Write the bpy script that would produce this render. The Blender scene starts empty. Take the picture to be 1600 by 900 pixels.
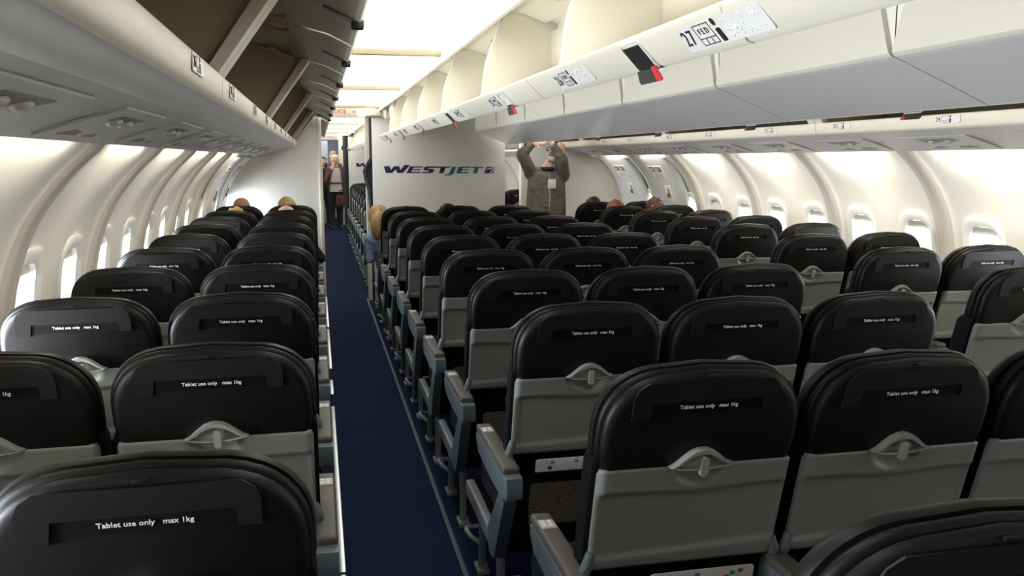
import bpy, bmesh, math, random
from mathutils import Vector, Matrix
random.seed(7)
C = bpy.context.scene.collection
S = bpy.context.scene
PI = math.pi

# ------------------------------------------------------------------ camera, world, exposure
cam = bpy.data.cameras.new('camera'); camo = bpy.data.objects.new('camera', cam); C.objects.link(camo)
cam.sensor_width = 36; cam.lens = 36 * 1360.9 / 1600; cam.clip_start = .02
camo.location = (-1.291, 0, 1.58)
camo.rotation_euler = (math.radians(90 - 8.38), 0, math.radians(-12.45))
S.camera = camo
S.view_settings.view_transform = 'Standard'; S.view_settings.look = 'None'
S.view_settings.exposure = 0.0; S.view_settings.gamma = 1; S.view_settings.use_curve_mapping = False
W = bpy.data.worlds.new('sky'); S.world = W; W.use_nodes = True
W.node_tree.nodes['Background'].inputs[0].default_value = (.9, .95, 1, 1)
W.node_tree.nodes['Background'].inputs[1].default_value = 2.5
CEIL_E = 2.9          # luminous ceiling panels
COVE_W = 2.2         # sidewall lamps, watts each
DAY_L, DAY_R = 7.0, 1.6           # daylight at each window

def area(name, loc, direction, sx, sy, watts, col=(1, 1, 1), spread=180):
    l = bpy.data.lights.new(name, 'AREA'); l.shape = 'RECTANGLE'; l.size = sx; l.size_y = sy
    l.energy = watts; l.color = col; l.spread = math.radians(spread)
    o = bpy.data.objects.new(name, l); C.objects.link(o); o.location = loc
    o.rotation_euler = Vector(direction).to_track_quat('-Z', 'Y').to_euler()
    return o

# ------------------------------------------------------------------ materials
def mat(name, col, rough=.5, metal=0, bump=0, bscale=200, bdist=.002, var=0, vscale=8, stretch=None, emit=0, ecol=None, spec=.5, coat=0):
    m = bpy.data.materials.new(name); m.use_nodes = True
    n = m.node_tree.nodes; l = m.node_tree.links; b = n['Principled BSDF']
    b.inputs['Base Color'].default_value = (*col, 1); b.inputs['Roughness'].default_value = rough
    b.inputs['Metallic'].default_value = metal; b.inputs['Specular IOR Level'].default_value = spec
    b.inputs['Coat Weight'].default_value = coat
    tc = n.new('ShaderNodeTexCoord')
    if var:
        nz = n.new('ShaderNodeTexNoise'); nz.inputs['Scale'].default_value = vscale; nz.inputs['Detail'].default_value = 5
        l.new(tc.outputs['Object'], nz.inputs['Vector'])
        if stretch:
            mp_ = n.new('ShaderNodeMapping'); mp_.inputs['Scale'].default_value = stretch
            l.new(tc.outputs['Object'], mp_.inputs['Vector']); l.new(mp_.outputs['Vector'], nz.inputs['Vector'])
        r = n.new('ShaderNodeValToRGB')
        r.color_ramp.elements[0].color = tuple(c * (1 - var) for c in col) + (1,)
        r.color_ramp.elements[1].color = tuple(min(1, c * (1 + var)) for c in col) + (1,)
        r.color_ramp.elements[0].position = .3; r.color_ramp.elements[1].position = .7
        l.new(nz.outputs['Fac'], r.inputs['Fac']); l.new(r.outputs['Color'], b.inputs['Base Color'])
    if bump:
        nz = n.new('ShaderNodeTexNoise'); nz.inputs['Scale'].default_value = bscale; nz.inputs['Detail'].default_value = 3
        l.new(tc.outputs['Object'], nz.inputs['Vector'])
        bp = n.new('ShaderNodeBump'); bp.inputs['Strength'].default_value = bump; bp.inputs['Distance'].default_value = bdist
        l.new(nz.outputs['Fac'], bp.inputs['Height']); l.new(bp.outputs['Normal'], b.inputs['Normal'])
    if emit:
        b.inputs['Emission Color'].default_value = (*(ecol or col), 1); b.inputs['Emission Strength'].default_value = emit
    return m

M = dict(
    leather=mat('black_leather', (.0062, .0054, .0050), .47, bump=.10, bscale=300, var=.15, spec=.22),
    slot=mat('dark_slot', (.002, .002, .0022), .6, spec=.15),
    flap=mat('flap_leather', (.0095, .0085, .0078), .48, bump=.15, bscale=300, spec=.30),
    shell=mat('seat_shell', (.0035, .0035, .0045), .8, spec=.08),
    tray=mat('tray_plastic', (.175, .185, .165), .38, bump=.05, bscale=500),
    latch=mat('latch_plastic', (.30, .31, .285), .33),
    armcap=mat('armrest_cap', (.062, .056, .046), .5, bump=.2, bscale=300),
    arm=mat('armrest_body', (.085, .105, .115), .4),
    panel=mat('control_panel', (.36, .34, .30), .4),
    metal=mat('brushed_metal', (.55, .56, .56), .32, metal=1),
    greymetal=mat('grey_metal', (.21, .23, .235), .38, metal=.2),
    cushion=mat('seat_leather', (.012, .013, .02), .5, bump=.2, bscale=200),
    white=mat('white_print', (.85, .85, .83), .5),
    black=mat('black_print', (.01, .01, .01), .5),
    card=mat('card_paper', (.62, .62, .60), .45),
    green=mat('card_green', (.03, .35, .2), .5),
    redp=mat('card_red', (.35, .08, .06), .5),
    carpet=mat('blue_carpet', (.0095, .0145, .046), .95, bump=.9, bscale=420, var=.28, vscale=140, spec=.1),
    seam=mat('carpet_edge', (.05, .058, .08), .6),
    wall=mat('sidewall_cream', (.78, .74, .65), .42, var=.03, vscale=3),
    rib=mat('panel_joint_strip', (.56, .51, .43), .5),
    winframe=mat('window_surround', (.82, .80, .74), .4),
    shade=mat('window_shade', (.72, .69, .60), .5),
    psu=mat('service_panel_cream', (.48, .455, .43), .38),
    psud=mat('service_recess', (.20, .18, .155), .45),
    bin=mat('bin_cream', (.72, .675, .555), .38, bump=.06, bscale=600),
    lining=mat('bin_lining', (.84, .81, .70), .45),
    bincool=mat('bin_underside', (.68, .65, .61), .15),
    bind=mat('bin_inner_shaded', (.46, .39, .25), .5),  # darker olive, shade inside the window-side bins put into the colour
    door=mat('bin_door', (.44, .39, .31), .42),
    ceil=mat('ceiling_cream', (.74, .70, .58), .5),
    beam=mat('ceiling_cross_rail', (.40, .35, .22), .5),
    diff=mat('ceiling_diffuser', (.9, .9, .88), .5, emit=CEIL_E, ecol=(1, .985, .94)),
    bulk=mat('partition_laminate', (.78, .76, .72), .33, bump=.08, bscale=350),
    navy=mat('logo_navy', (.016, .015, .095), .4),
    teal=mat('logo_teal', (.010, .15, .16), .4),
    dark=mat('dark_plastic', (.018, .017, .016), .4),
    red=mat('red_plastic', (.50, .02, .03), .4),
    placard=mat('placard_white', (.72, .70, .66), .3),
    bubble=mat('placard_tactile', (.80, .79, .76), .2, bump=1, bscale=90),
    curtain=mat('curtain_blue', (.020, .024, .036), .8, var=.2, vscale=20),
    signw=mat('sign_white', (.50, .48, .42), .5),
    signr=mat('sign_red', (.55, .05, .03), .4),
    hatch=mat('exit_hatch', (.64, .66, .64), .42),
    pict=mat('pictogram_brown', (.20, .09, .06), .5),
    galley=mat('galley_blue', (.35, .40, .48), .5),
    skin=mat('skin_light', (.58, .32, .22), .5, var=.06, vscale=20),
    skinp=mat('skin_pink', (.66, .42, .33), .5, var=.06, vscale=20),
    skinr=mat('skin_tan', (.42, .19, .11), .5, var=.06, vscale=20),
    hblond=mat('hair_blond', (.50, .34, .15), .5, bump=1, bscale=60, var=.35, vscale=70, stretch=(1, 1, .12)),
    hpale=mat('hair_pale', (.80, .74, .58), .6, bump=1, bscale=60, var=.15, vscale=70, stretch=(1, 1, .12)),
    hred=mat('hair_red', (.24, .075, .025), .5, bump=1, bscale=60, var=.3, vscale=70, stretch=(1, 1, .12)),
    hbrown=mat('hair_brown', (.10, .042, .022), .6, bump=1, bscale=50, var=.4, vscale=60),
    hdark=mat('hair_dark', (.02, .012, .01), .5, bump=1, bscale=60),
    htan=mat('hair_tan', (.40, .24, .09), .6, bump=1, bscale=60, var=.2, vscale=70, stretch=(1, 1, .12)),
    jacket=mat('jacket_taupe', (.14, .118, .10), .7, bump=.8, bscale=9, bdist=.05, var=.12, vscale=15),
    navyc=mat('navy_cloth', (.010, .013, .030), .8),
    denim=mat('light_denim', (.28, .38, .55), .8, bump=.7, bscale=14, bdist=.03, var=.12, vscale=30),
    grey=mat('grey_cloth', (.08, .08, .09), .8),
    brownc=mat('brown_cardigan', (.11, .045, .03), .8),
    whitec=mat('white_blouse', (.75, .72, .70), .8),
    blackc=mat('black_cloth', (.010, .010, .012), .8),
    maroon=mat('maroon_leather', (.08, .012, .018), .5),
    beard=mat('beard_white', (.62, .57, .50), .9, bump=1, bscale=50),
    teeth=mat('eye_dark', (.03, .02, .02), .4),
    lip=mat('lip_red', (.40, .10, .09), .5),
)
# glass pane
g = bpy.data.materials.new('window_glass'); g.use_nodes = True
nt = g.node_tree; nt.nodes.clear()
o_ = nt.nodes.new('ShaderNodeOutputMaterial'); t_ = nt.nodes.new('ShaderNodeBsdfTransparent'); gl = nt.nodes.new('ShaderNodeBsdfGlossy')
mx = nt.nodes.new('ShaderNodeMixShader'); mx.inputs[0].default_value = .06; gl.inputs['Roughness'].default_value = .05
nt.links.new(t_.outputs[0], mx.inputs[1]); nt.links.new(gl.outputs[0], mx.inputs[2]); nt.links.new(mx.outputs[0], o_.inputs[0])
M['glass'] = g
# woven pocket net
m = mat('pocket_net', (.03, .027, .024), .7); M['net'] = m
n = m.node_tree.nodes; l = m.node_tree.links; b = n['Principled BSDF']
tc = n['Texture Coordinate']; mp = n.new('ShaderNodeMapping'); mp.inputs['Rotation'].default_value = (0, .6, 0)
ck = n.new('ShaderNodeTexChecker'); ck.inputs['Scale'].default_value = 200
ck.inputs['Color1'].default_value = (.012, .011, .010, 1); ck.inputs['Color2'].default_value = (.17, .14, .11, 1)
l.new(tc.outputs['Object'], mp.inputs['Vector']); l.new(mp.outputs['Vector'], ck.inputs['Vector']); l.new(ck.outputs['Color'], b.inputs['Base Color'])

# ------------------------------------------------------------------ mesh helpers
def finish(name, bm, m, parent=None, smooth=35, recalc=True):
    if recalc: bmesh.ops.recalc_face_normals(bm, faces=bm.faces)
    me = bpy.data.meshes.new(name); bm.to_mesh(me); bm.free()
    ms = m if isinstance(m, (list, tuple)) else [m]
    for x in ms: me.materials.append(x)
    if smooth:
        me.shade_smooth(); me.set_sharp_from_angle(angle=math.radians(smooth))
    return link(name, me, parent)
def link(name, me, parent=None):
    o = bpy.data.objects.new(name, me); C.objects.link(o)
    if parent: o.parent = parent
    return o
def tag(o, label=None, cat=None, group=None, kind=None):
    if label: o['label'] = label
    if cat: o['category'] = cat
    if group: o['group'] = group
    if kind: o['kind'] = kind
    return o
def thing(name, label, cat, loc=(0, 0, 0), rz=0, group=None):
    o = bpy.data.objects.new(name, None); C.objects.link(o); o.location = loc; o.rotation_euler = (0, 0, rz)
    o.empty_display_size = .1
    return tag(o, label, cat, group)
def struct(name, bm, m, parent=None, smooth=35):
    o = finish(name, bm, m, parent, smooth)
    if not parent: o['kind'] = 'structure'
    return o
def box(bm, c, s, bev=0, seg=2, mtx=None, mi=0):
    r = bmesh.ops.create_cube(bm, size=1)
    vs = r['verts']
    for v in vs: v.co = Vector((v.co.x * s[0] + c[0], v.co.y * s[1] + c[1], v.co.z * s[2] + c[2]))
    if bev:
        es = list({e for v in vs for e in v.link_edges})
        r2 = bmesh.ops.bevel(bm, geom=es, offset=bev, segments=seg, profile=.6, affect='EDGES')
        vs = list({v for f in r2['faces'] for v in f.verts} | {v for v in vs if v.is_valid})
    if mtx is not None:
        for v in vs: v.co = mtx @ v.co
    if mi:
        for f in {f for v in vs for f in v.link_faces}: f.material_index = mi
    return vs
def loft(bm, rings, cap0=True, cap1=True, closed=True, mi=0):
    vr = [[bm.verts.new(p) for p in r] for r in rings]
    n = len(vr[0])
    for a, b_ in zip(vr, vr[1:]):
        for i in range(n if closed else n - 1):
            j = (i + 1) % n
            f = bm.faces.new((a[i], a[j], b_[j], b_[i])); f.material_index = mi
    if cap0: bm.faces.new(vr[0]).material_index = mi
    if cap1: bm.faces.new(vr[-1][::-1]).material_index = mi
    return vr
def tube(bm, pts, r, n=8, mi=0):
    pts = [Vector(p) for p in pts]; rings = []
    a = None
    for i, p in enumerate(pts):
        d = (pts[min(i + 1, len(pts) - 1)] - pts[max(i - 1, 0)]).normalized()
        if a is None:
            a = d.cross(Vector((0, 0, 1)))
            if a.length < .1: a = d.cross(Vector((1, 0, 0)))
        else: a = a - d * a.dot(d)
        a.normalize(); c = d.cross(a)
        rr = r[i] if isinstance(r, (list, tuple)) else r
        rings.append([p + a * math.cos(t) * rr + c * math.sin(t) * rr for t in [2 * PI * k / n for k in range(n)]])
    loft(bm, rings, mi=mi)
def ball(bm, c, s, mtx=None, seg=18, mi=0):
    r = bmesh.ops.create_uvsphere(bm, u_segments=seg, v_segments=max(8, seg // 2 + 2), radius=1)
    for v in r['verts']:
        v.co = Vector((v.co.x * s[0], v.co.y * s[1], v.co.z * s[2]))
        if mtx is not None: v.co = mtx @ v.co
        v.co += Vector(c)
    if mi:
        for f in {f for v in r['verts'] for f in v.link_faces}: f.material_index = mi
    return r['verts']
def prism(bm, poly, fn, t, mi=0):
    """poly of 2-D points, fn(u, v, depth) -> 3-D, thickness t"""
    loft(bm, [[fn(u, v, 0) for u, v in poly], [fn(u, v, t) for u, v in poly]], mi=mi)
def extr(bm, prof, y0, y1, inset=None, mi=0):
    """closed xz profile along Y; inset[i] shortens the prism at that profile point"""
    a = [(x, y0 + (inset[i] if inset else 0), z) for i, (x, z) in enumerate(prof)]
    b_ = [(x, y1 - (inset[i] if inset else 0), z) for i, (x, z) in enumerate(prof)]
    loft(bm, [a, b_], mi=mi)
def rrect(w, h, r, n=6, cx=0, cy=0):
    p = []
    for sx, sy, a0 in ((1, 1, 0), (-1, 1, 90), (-1, -1, 180), (1, -1, 270)):
        for k in range(n + 1):
            a = math.radians(a0 + 90 * k / n)
            p.append((cx + sx * (w / 2 - r) + r * math.cos(a), cy + sy * (h / 2 - r) + r * math.sin(a)))
    return p
def text_obj(s, size, m, parent, mtx, ext=.0006, align='CENTER', name='printed_text', sx=1, bold=0, space=1):
    cu = bpy.data.curves.new('t', 'FONT'); cu.body = s; cu.size = size; cu.extrude = ext; cu.align_x = align; cu.align_y = 'CENTER'
    cu.resolution_u = 2; cu.space_character = space; cu.offset = bold
    o = bpy.data.objects.new('t', cu); C.objects.link(o)
    bpy.context.view_layer.update()
    me = bpy.data.meshes.new_from_object(o.evaluated_get(bpy.context.evaluated_depsgraph_get()))
    bpy.data.objects.remove(o); bpy.data.curves.remove(cu)
    me.transform(mtx @ Matrix.Diagonal((sx, 1, 1, 1))); me.materials.clear(); me.materials.append(m)
    me.name = name
    return link(name, me, parent)
def basis(ex, ey, ez, loc):
    m_ = Matrix.Identity(4)
    for i, e in enumerate((ex, ey, ez)):
        for j in range(3): m_[j][i] = e[j]
    for j in range(3): m_[j][3] = loc[j]
    return m_

# ------------------------------------------------------------------ cabin shell
Y0, Y1 = -2.6, 24.5
WP = [(0, 2.18), (.25, 2.28), (.55, 2.335), (.9, 2.345), (1.1, 2.325), (1.25, 2.285), (1.38, 2.225), (1.48, 2.155), (1.56, 2.082), (1.615, 2.022), (1.66, 1.99), (1.70, 1.98)]
def wx(z):
    # smooth interpolation of the sidewall profile
    for i in range(len(WP) - 1):
        if z <= WP[i + 1][0] or i == len(WP) - 2:
            z0, x0 = WP[i]; z1, x1 = WP[i + 1]
            def sl(k):
                if k == 0: return (WP[1][1] - WP[0][1]) / (WP[1][0] - WP[0][0])
                if k == len(WP) - 1: return (WP[k][1] - WP[k - 1][1]) / (WP[k][0] - WP[k - 1][0])
                return (WP[k + 1][1] - WP[k - 1][1]) / (WP[k + 1][0] - WP[k - 1][0])
            h = z1 - z0; t = max(0, min(1, (z - z0) / h)); m0, m1 = sl(i) * h, sl(i + 1) * h
            return (2*t**3 - 3*t**2 + 1)*x0 + (t**3 - 2*t**2 + t)*m0 + (-2*t**3 + 3*t**2)*x1 + (t**3 - t**2)*m1
RIBS = {-1: 3.12, 1: 4.45}
PITCH = 1.13
def windows(side):
    r = []
    k = -6
    while True:
        y = RIBS[side] + PITCH * k
        for d in (.28, .85):
            w = y + d
            if Y0 + .3 < w < 16: r.append(w)
        k += 1
        if y > 16: break
    return r
WZ, WH, WWD = 1.035, .36, .25
EXIT_R = [(8.0, 8.95), (9.05, 9.95)]
def make_wall(side, name):
    ys = set(); y = Y0
    while y < Y1: ys.add(round(y, 4)); y += .045 if y < 12 else .25
    ys.add(Y1)
    win = windows(side)
    for w in win:
        ys = {q for q in ys if abs(q - w) > .16 or abs(q - w) < .09}
        ys |= {round(w - .14, 4), round(w + .14, 4)}
    k0 = RIBS[side] - 6 * PITCH
    for q in range(30):
        yr = k0 + q * PITCH
        if not Y0 + .2 < yr < Y1 - .2: continue
        ys = {v for v in ys if abs(v - yr) > .10}
        ys |= {round(yr + d * e, 4) for d in (.006, .018, .052, .060, .068, .078, .10) for e in (-1, 1)} | {round(yr, 4)}
    ys = sorted(ys)
    zs = sorted({0, .15, .3, .45, .6, .72, .84, WZ - .195, .93, 1.0, 1.08, 1.15, WZ + .195, 1.27, 1.31, 1.35, 1.39, 1.43, 1.47, 1.51, 1.55, 1.58, 1.61, 1.64, 1.67, 1.70})
    bm = bmesh.new()
    def P(y, z):
        ph = ((y - RIBS[side]) / PITCH) % 1.0
        d = min(ph, 1 - ph) * PITCH
        x = wx(z)
        rib = .032 / (1 + (d / .064) ** 12)                        # raised rib between panels
        rib -= .008 * math.exp(-(d / .012) ** 2)                   # joint down the rib
        dw = min(abs(ph - .28 / PITCH), abs(ph - .85 / PITCH)) * PITCH
        env = 1 / (1 + math.exp((z - 1.42) / .05))                 # scoop round each window fades upwards
        sc = -.022 * math.exp(-(dw / .17) ** 4) * env
        return (side * (x - rib - sc), y, z)
    V = [[bm.verts.new(P(y, z)) for z in zs] for y in ys]
    for i in range(len(ys) - 1):
        for j in range(len(zs) - 1):
            yc, zc = (ys[i] + ys[i + 1]) / 2, (zs[j] + zs[j + 1]) / 2
            if abs(zc - WZ) < .19 and any(abs(yc - w) < .138 for w in win): continue
            fc_ = bm.faces.new((V[i][j], V[i + 1][j], V[i + 1][j + 1], V[i][j + 1]))
            ph = ((yc - RIBS[side]) / PITCH) % 1.0
            if min(ph, 1 - ph) * PITCH < .068: fc_.material_index = 1
    o = struct(name, bm, [M['wall'], M['rib']], smooth=60)
    return o
make_wall(-1, 'wall_left'); make_wall(1, 'wall_right')

def window(side, y, n, closed):
    bm = bmesh.new()
    def P(u, v, off): return (side * (wx(WZ + v) + .020 - off), y + u, WZ + v)
    A = rrect(.335, .46, .11, 6); B = rrect(.30, .425, .10, 6); D = rrect(.235, .35, .085, 6)
    loft(bm, [[P(u, v, -.012) for u, v in A], [P(u, v, .012) for u, v in A], [P(u, v, .020) for u, v in B], [P(u, v, .006) for u, v in D], [P(u, v, -.06) for u, v in D]], False, False)
    f = struct('window_%d' % n, bm, M['winframe'], smooth=40)
    bm = bmesh.new()
    prism(bm, rrect(.24, .355, .085, 6), lambda u, v, d: P(u, v, -.045 - d), .004)
    finish('pane', bm, M['glass'], f)
    if closed:
        bm = bmesh.new()
        prism(bm, rrect(.24, .355, .085, 6), lambda u, v, d: P(u, v, -.012 - d), .004)
        finish('shade', bm, M['shade'], f)
    else:
        bm = bmesh.new()
        prism(bm, [(-.118, .13), (.118, .13), (.10, .17), (-.10, .17)], lambda u, v, d: P(u, v, -.014 - d), .005)
        finish('shade', bm, M['shade'], f)
        area('daylight', (side * (wx(WZ) + .10), y, WZ), (-side, 0, .16), .22, .33, DAY_L if side < 0 else DAY_R, (.86, .93, 1), 74)
wn = 0
for sd in (-1, 1):
    for y in windows(sd):
        if y < (-.5 if sd < 0 else 1.0): continue
        wn += 1
        window(sd, y, wn, sd > 0 and 7.2 < y < 7.8)
# floor
bm = bmesh.new(); box(bm, (0, (Y0 + Y1) / 2, -.05), (4.4, Y1 - Y0, .1))
struct('floor', bm, M['carpet'], smooth=0)
bm = bmesh.new(); box(bm, (0, Y0 - .05, 1.15), (4.8, .1, 2.3)); struct('wall_rear', bm, M['bulk'], smooth=0)
bm = bmesh.new(); box(bm, (0, Y1 + .05, 1.15), (4.8, .1, 2.3)); struct('wall_front', bm, M['galley'], smooth=0)

# ceiling: two aisle troughs, bays closed above the bins
bm = bmesh.new()
box(bm, (0, (Y0 + Y1) / 2, 2.36), (4.8, Y1 - Y0, .06))
for s in (-1, 1):
    extr(bm, [(s*.655, 2.075), (s*.640, 2.075), (s*.600, 2.115), (s*.600, 2.22), (s*.655, 2.22)], Y0, Y1)   # edge rail beside centre bins
    extr(bm, [(s*1.305, 2.085), (s*1.335, 2.085), (s*1.335, 2.33), (s*1.305, 2.33)], Y0, Y1)
struct('ceiling', bm, M['ceil'], smooth=30)
yb = [-2.3 + 2.3 * k for k in range(0, 12)]
bm = bmesh.new()
for y in yb:
    for s in (-1, 1):
        box(bm, (s * .98, y + (.1 if y > 9 and y < 9.4 else 0), 2.122), (.70, .05, .030), .004)
struct('trim_8', bm, M['beam'], smooth=30)
pos = ['rearmost', 'second', 'third', 'fourth', 'fifth', 'sixth', 'seventh', 'eighth', 'ninth', 'tenth', 'eleventh', 'twelfth']
def ceil_light(s, y0, y1, label):
    t = thing('ceiling_light', label, 'ceiling light', (s * .98, y0, 2.13), 0, 'luminous ceiling panels over the aisles')
    bm = bmesh.new(); L = y1 - y0 - .03
    n = 9; rows = []
    for yy in (.015, .015 + L):
        rows.append([(-s * .33 + s * .66 * k / (n - 1), yy, .03 * math.sin(PI * k / (n - 1))) for k in range(n)])
    loft(bm, rows, False, False, False)
    finish('diffuser', bm, M['diff'], t)
    bm = bmesh.new()
    for xx in (-.335, .335): box(bm, (xx, .015 + L / 2, -.002), (.012, L, .014), .002)
    finish('frame', bm, M['ceil'], t)
names = ['over our heads', 'nearest in view over the left aisle', 'second in view over the left aisle', 'third along the left aisle', 'just before the exit sign', ]
for k, y in enumerate(yb[:-1]):
    if y < -.1: continue
    if 0: lab = 'bright ceiling panel above the rear of the left aisle'
    else:
        lab = 'white luminous ceiling panel over the left aisle, ' + (['nearest the camera', 'second from the camera', 'third from the camera', 'fourth, just before the exit sign'] + ['%s beyond the exit sign' % pos[q].replace('rearmost', 'first') for q in range(9)])[k - 1]
    ceil_light(-1, y, y + 2.3, lab)
    if y > -3: ceil_light(1, y, y + 2.3, 'luminous ceiling panel over the right aisle, %s from the rear' % pos[k - 1])

# service strips between bins and sidewalls
PS = [(1.655, 1.709), (1.80, 1.672), (1.93, 1.628), (1.935, 1.650), (1.90, 1.672), (1.80, 1.70), (1.66, 1.735)]
tn = 0
for s in (-1, 1):
    tn += 1
    bm = bmesh.new(); extr(bm, [(s * x, z) for x, z in PS], Y0, 16)
    struct('trim_%d' % tn, bm, M['psu'], smooth=25)
    bm = bmesh.new(); box(bm, (s * 1.93, (Y0 + 16) / 2, 1.79), (.02, 16 - Y0, .2))
    tn += 1; struct('trim_%d' % tn, bm, M['psud'], smooth=0)
def psz(x):
    for (x0, z0), (x1, z1) in zip(PS[:2], PS[1:3]):
        if x <= x1: return z0 + (z1 - z0) * (x - x0) / (x1 - x0)
    return PS[2][1]
def service_unit(s, y, label):
    t = thing('service_panel', label, 'service panel', (0, y, 0), 0, 'reading light panels above the window seats')
    P = lambda u, v, d: (s * u, v, psz(u) - d)
    bm = bmesh.new()
    prism(bm, [(1.70, -.30), (1.90, -.30), (1.90, .22), (1.70, .22)], lambda u, v, d: P(u, v, -.002 + d), .007)
    finish('plate', bm, M['psu'], t)
    bm = bmesh.new()
    prism(bm, [(1.735, -.16), (1.80, -.20), (1.82, .06), (1.735, .10)], lambda u, v, d: P(u, v, .004 + d), .004)
    finish('recess', bm, M['psud'], t)
    for v in (-.10, .02):
        bm = bmesh.new(); ball(bm, (s * 1.772, v, psz(1.772) - .008), (.022, .022, .014), seg=14)
        finish('air_nozzle', bm, M['psu'], t)
    bm = bmesh.new()
    prism(bm, [(1.84, -.16), (1.875, -.20), (1.875, -.05), (1.85, -.08)], lambda u, v, d: P(u, v, .004 + d), .004)
    prism(bm, [(1.845, .06), (1.875, .02), (1.875, .14)], lambda u, v, d: P(u, v, .004 + d), .004)
    finish('lamp_slot', bm, M['psud'], t)
for k in range(10):
    service_unit(-1, 1.60 + .81 * k, 'cream service panel with two air nozzles over the left window seats, %s from the rear' % pos[k])
for k in range(9):
    service_unit(1, 3.10 + .81 * k, 'cream service panel with grey wedge slots over right window seats, %s from the rear' % pos[k])
# sidewall lamps in the gap behind the service strip, one per panel
for s in (-1, 1):
    for k in range(-5, 7):
        y = RIBS[s] + PITCH * (k + .5)
        if Y0 < y < (8.6 if s < 0 else 10.1):
            area('sidewall_lamp', (s * 1.928, y, 1.622), (s * .6, 0, -.8), .60, .02, COVE_W * (1 if s < 0 else 2.5 if y < 8 else .8), (1, .95, .84))

# ------------------------------------------------------------------ overhead bins
def placard(t, num, s, face, y, z0, lean, big):
    """row number plate on a lip; face = x of the lip, s = +1 when the lip looks toward +X"""
    ey = Vector((s * lean, 0, 1)).normalized(); ex = Vector((0, s, 0)); ez = ex.cross(ey)
    w = .265 if big else .165; k = 1.25 if big else 1
    mt = basis(ex, ey, ez, (face, y - s * 0 - (.10 if big else 0), z0))
    bm = bmesh.new(); prism(bm, rrect(w, .046 if big else .036, .006, 3), lambda u, v, d: mt @ Vector((u, v, .0015 - d * .5)), .004)
    p = finish('row_placard', bm, M['placard'], t)
    text_obj(num, .031 * k, M['black'], p, mt @ Matrix.Translation((-w / 2 + .022 * k, 0, .002)), name='row_number', sx=.92, space=1.15)
    bm = bmesh.new()
    cx = -w / 2 + .068 * k
    Q = lambda u, v, d: mt @ Vector((cx + u * k, v * k, .001 + d))
    for (a, b_, c_, d_) in ((-.021, .015, .021, .0138), (-.021, -.0045, .021, -.0057), (-.021, -.015, .021, -.0138)):
        prism(bm, [(a, b_), (c_, b_), (c_, d_), (a, d_)], Q, .0012)
    for q in range(4):
        u0 = -.021 + q * .0136
        prism(bm, [(u0, -.015), (u0 + .001, -.015), (u0 + .001, .015 if q in (0, 3) else -.005), (u0, .015 if q in (0, 3) else -.005)], Q, .0012)
    prism(bm, [(.034 + .0045 * math.cos(a), .0125 + .0055 * math.sin(a)) for a in [2 * PI * q / 10 for q in range(10)]], Q, .0012)
    prism(bm, rrect(.011, .019, .002, 2, .034, -.006), Q, .0012)
    finish('seat_pictogram', bm, M['black'], p)
    if big:
        text_obj('F E D', .0145, M['black'], p, mt @ Matrix.Translation((cx, .0045 * k, .002)), name='seat_letters')
        bm = bmesh.new()
        for q in range(44):
            ball(bm, mt @ Vector((random.uniform(.018, .122), random.uniform(-.017, .017), .0015)), (.0022, .0022, .0022), seg=6)
        finish('tactile_dots', bm, M['bubble'], p)

def latch_recess(t, s, face, y, z0, lean):
    """black grip cup with a red-sided flap under the lip"""
    ey = Vector((s * lean, 0, 1)).normalized(); ex = Vector((0, s, 0)); ez = ex.cross(ey)
    mt = basis(ex, ey, ez, (face, y, z0))
    bm = bmesh.new()
    A = rrect(.095, .066, .008, 3); B = rrect(.083, .056, .006, 3)
    F = lambda P_, d: [mt @ Vector((u, v, d)) for u, v in P_]
    loft(bm, [F(A, -.001), F(A, .0035), F(B, .0035)], False, False)
    h = finish('handle_bezel', bm, M['placard'], t)
    bm = bmesh.new(); prism(bm, B, lambda u, v, d: mt @ Vector((u, v, -.001 + d)), .0025)
    finish('grip_cup', bm, M['dark'], h)
    bm = bmesh.new()
    pts = [(-.045, -.026), (.046, -.026), (.046, -.042), (.038, -.047), (-.038, -.047), (-.045, -.042)]
    prism(bm, pts, lambda u, v, d: mt @ Vector((u, v, .016 * (-v - .024) / .03 + .003 + d)), .003)
    f_ = finish('flap', bm, M['dark'], h)
    bm = bmesh.new()
    q = 1 if True else -1
    prism(bm, [(.030, -.022), (.045, -.022), (.058, -.040), (.060, -.047), (.038, -.047)], lambda u, v, d: mt @ Vector((u, v, .012 * (-v - .024) / .03 + .005 + d)), .004)
    finish('red_tab', bm, M['red'], h)

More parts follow.
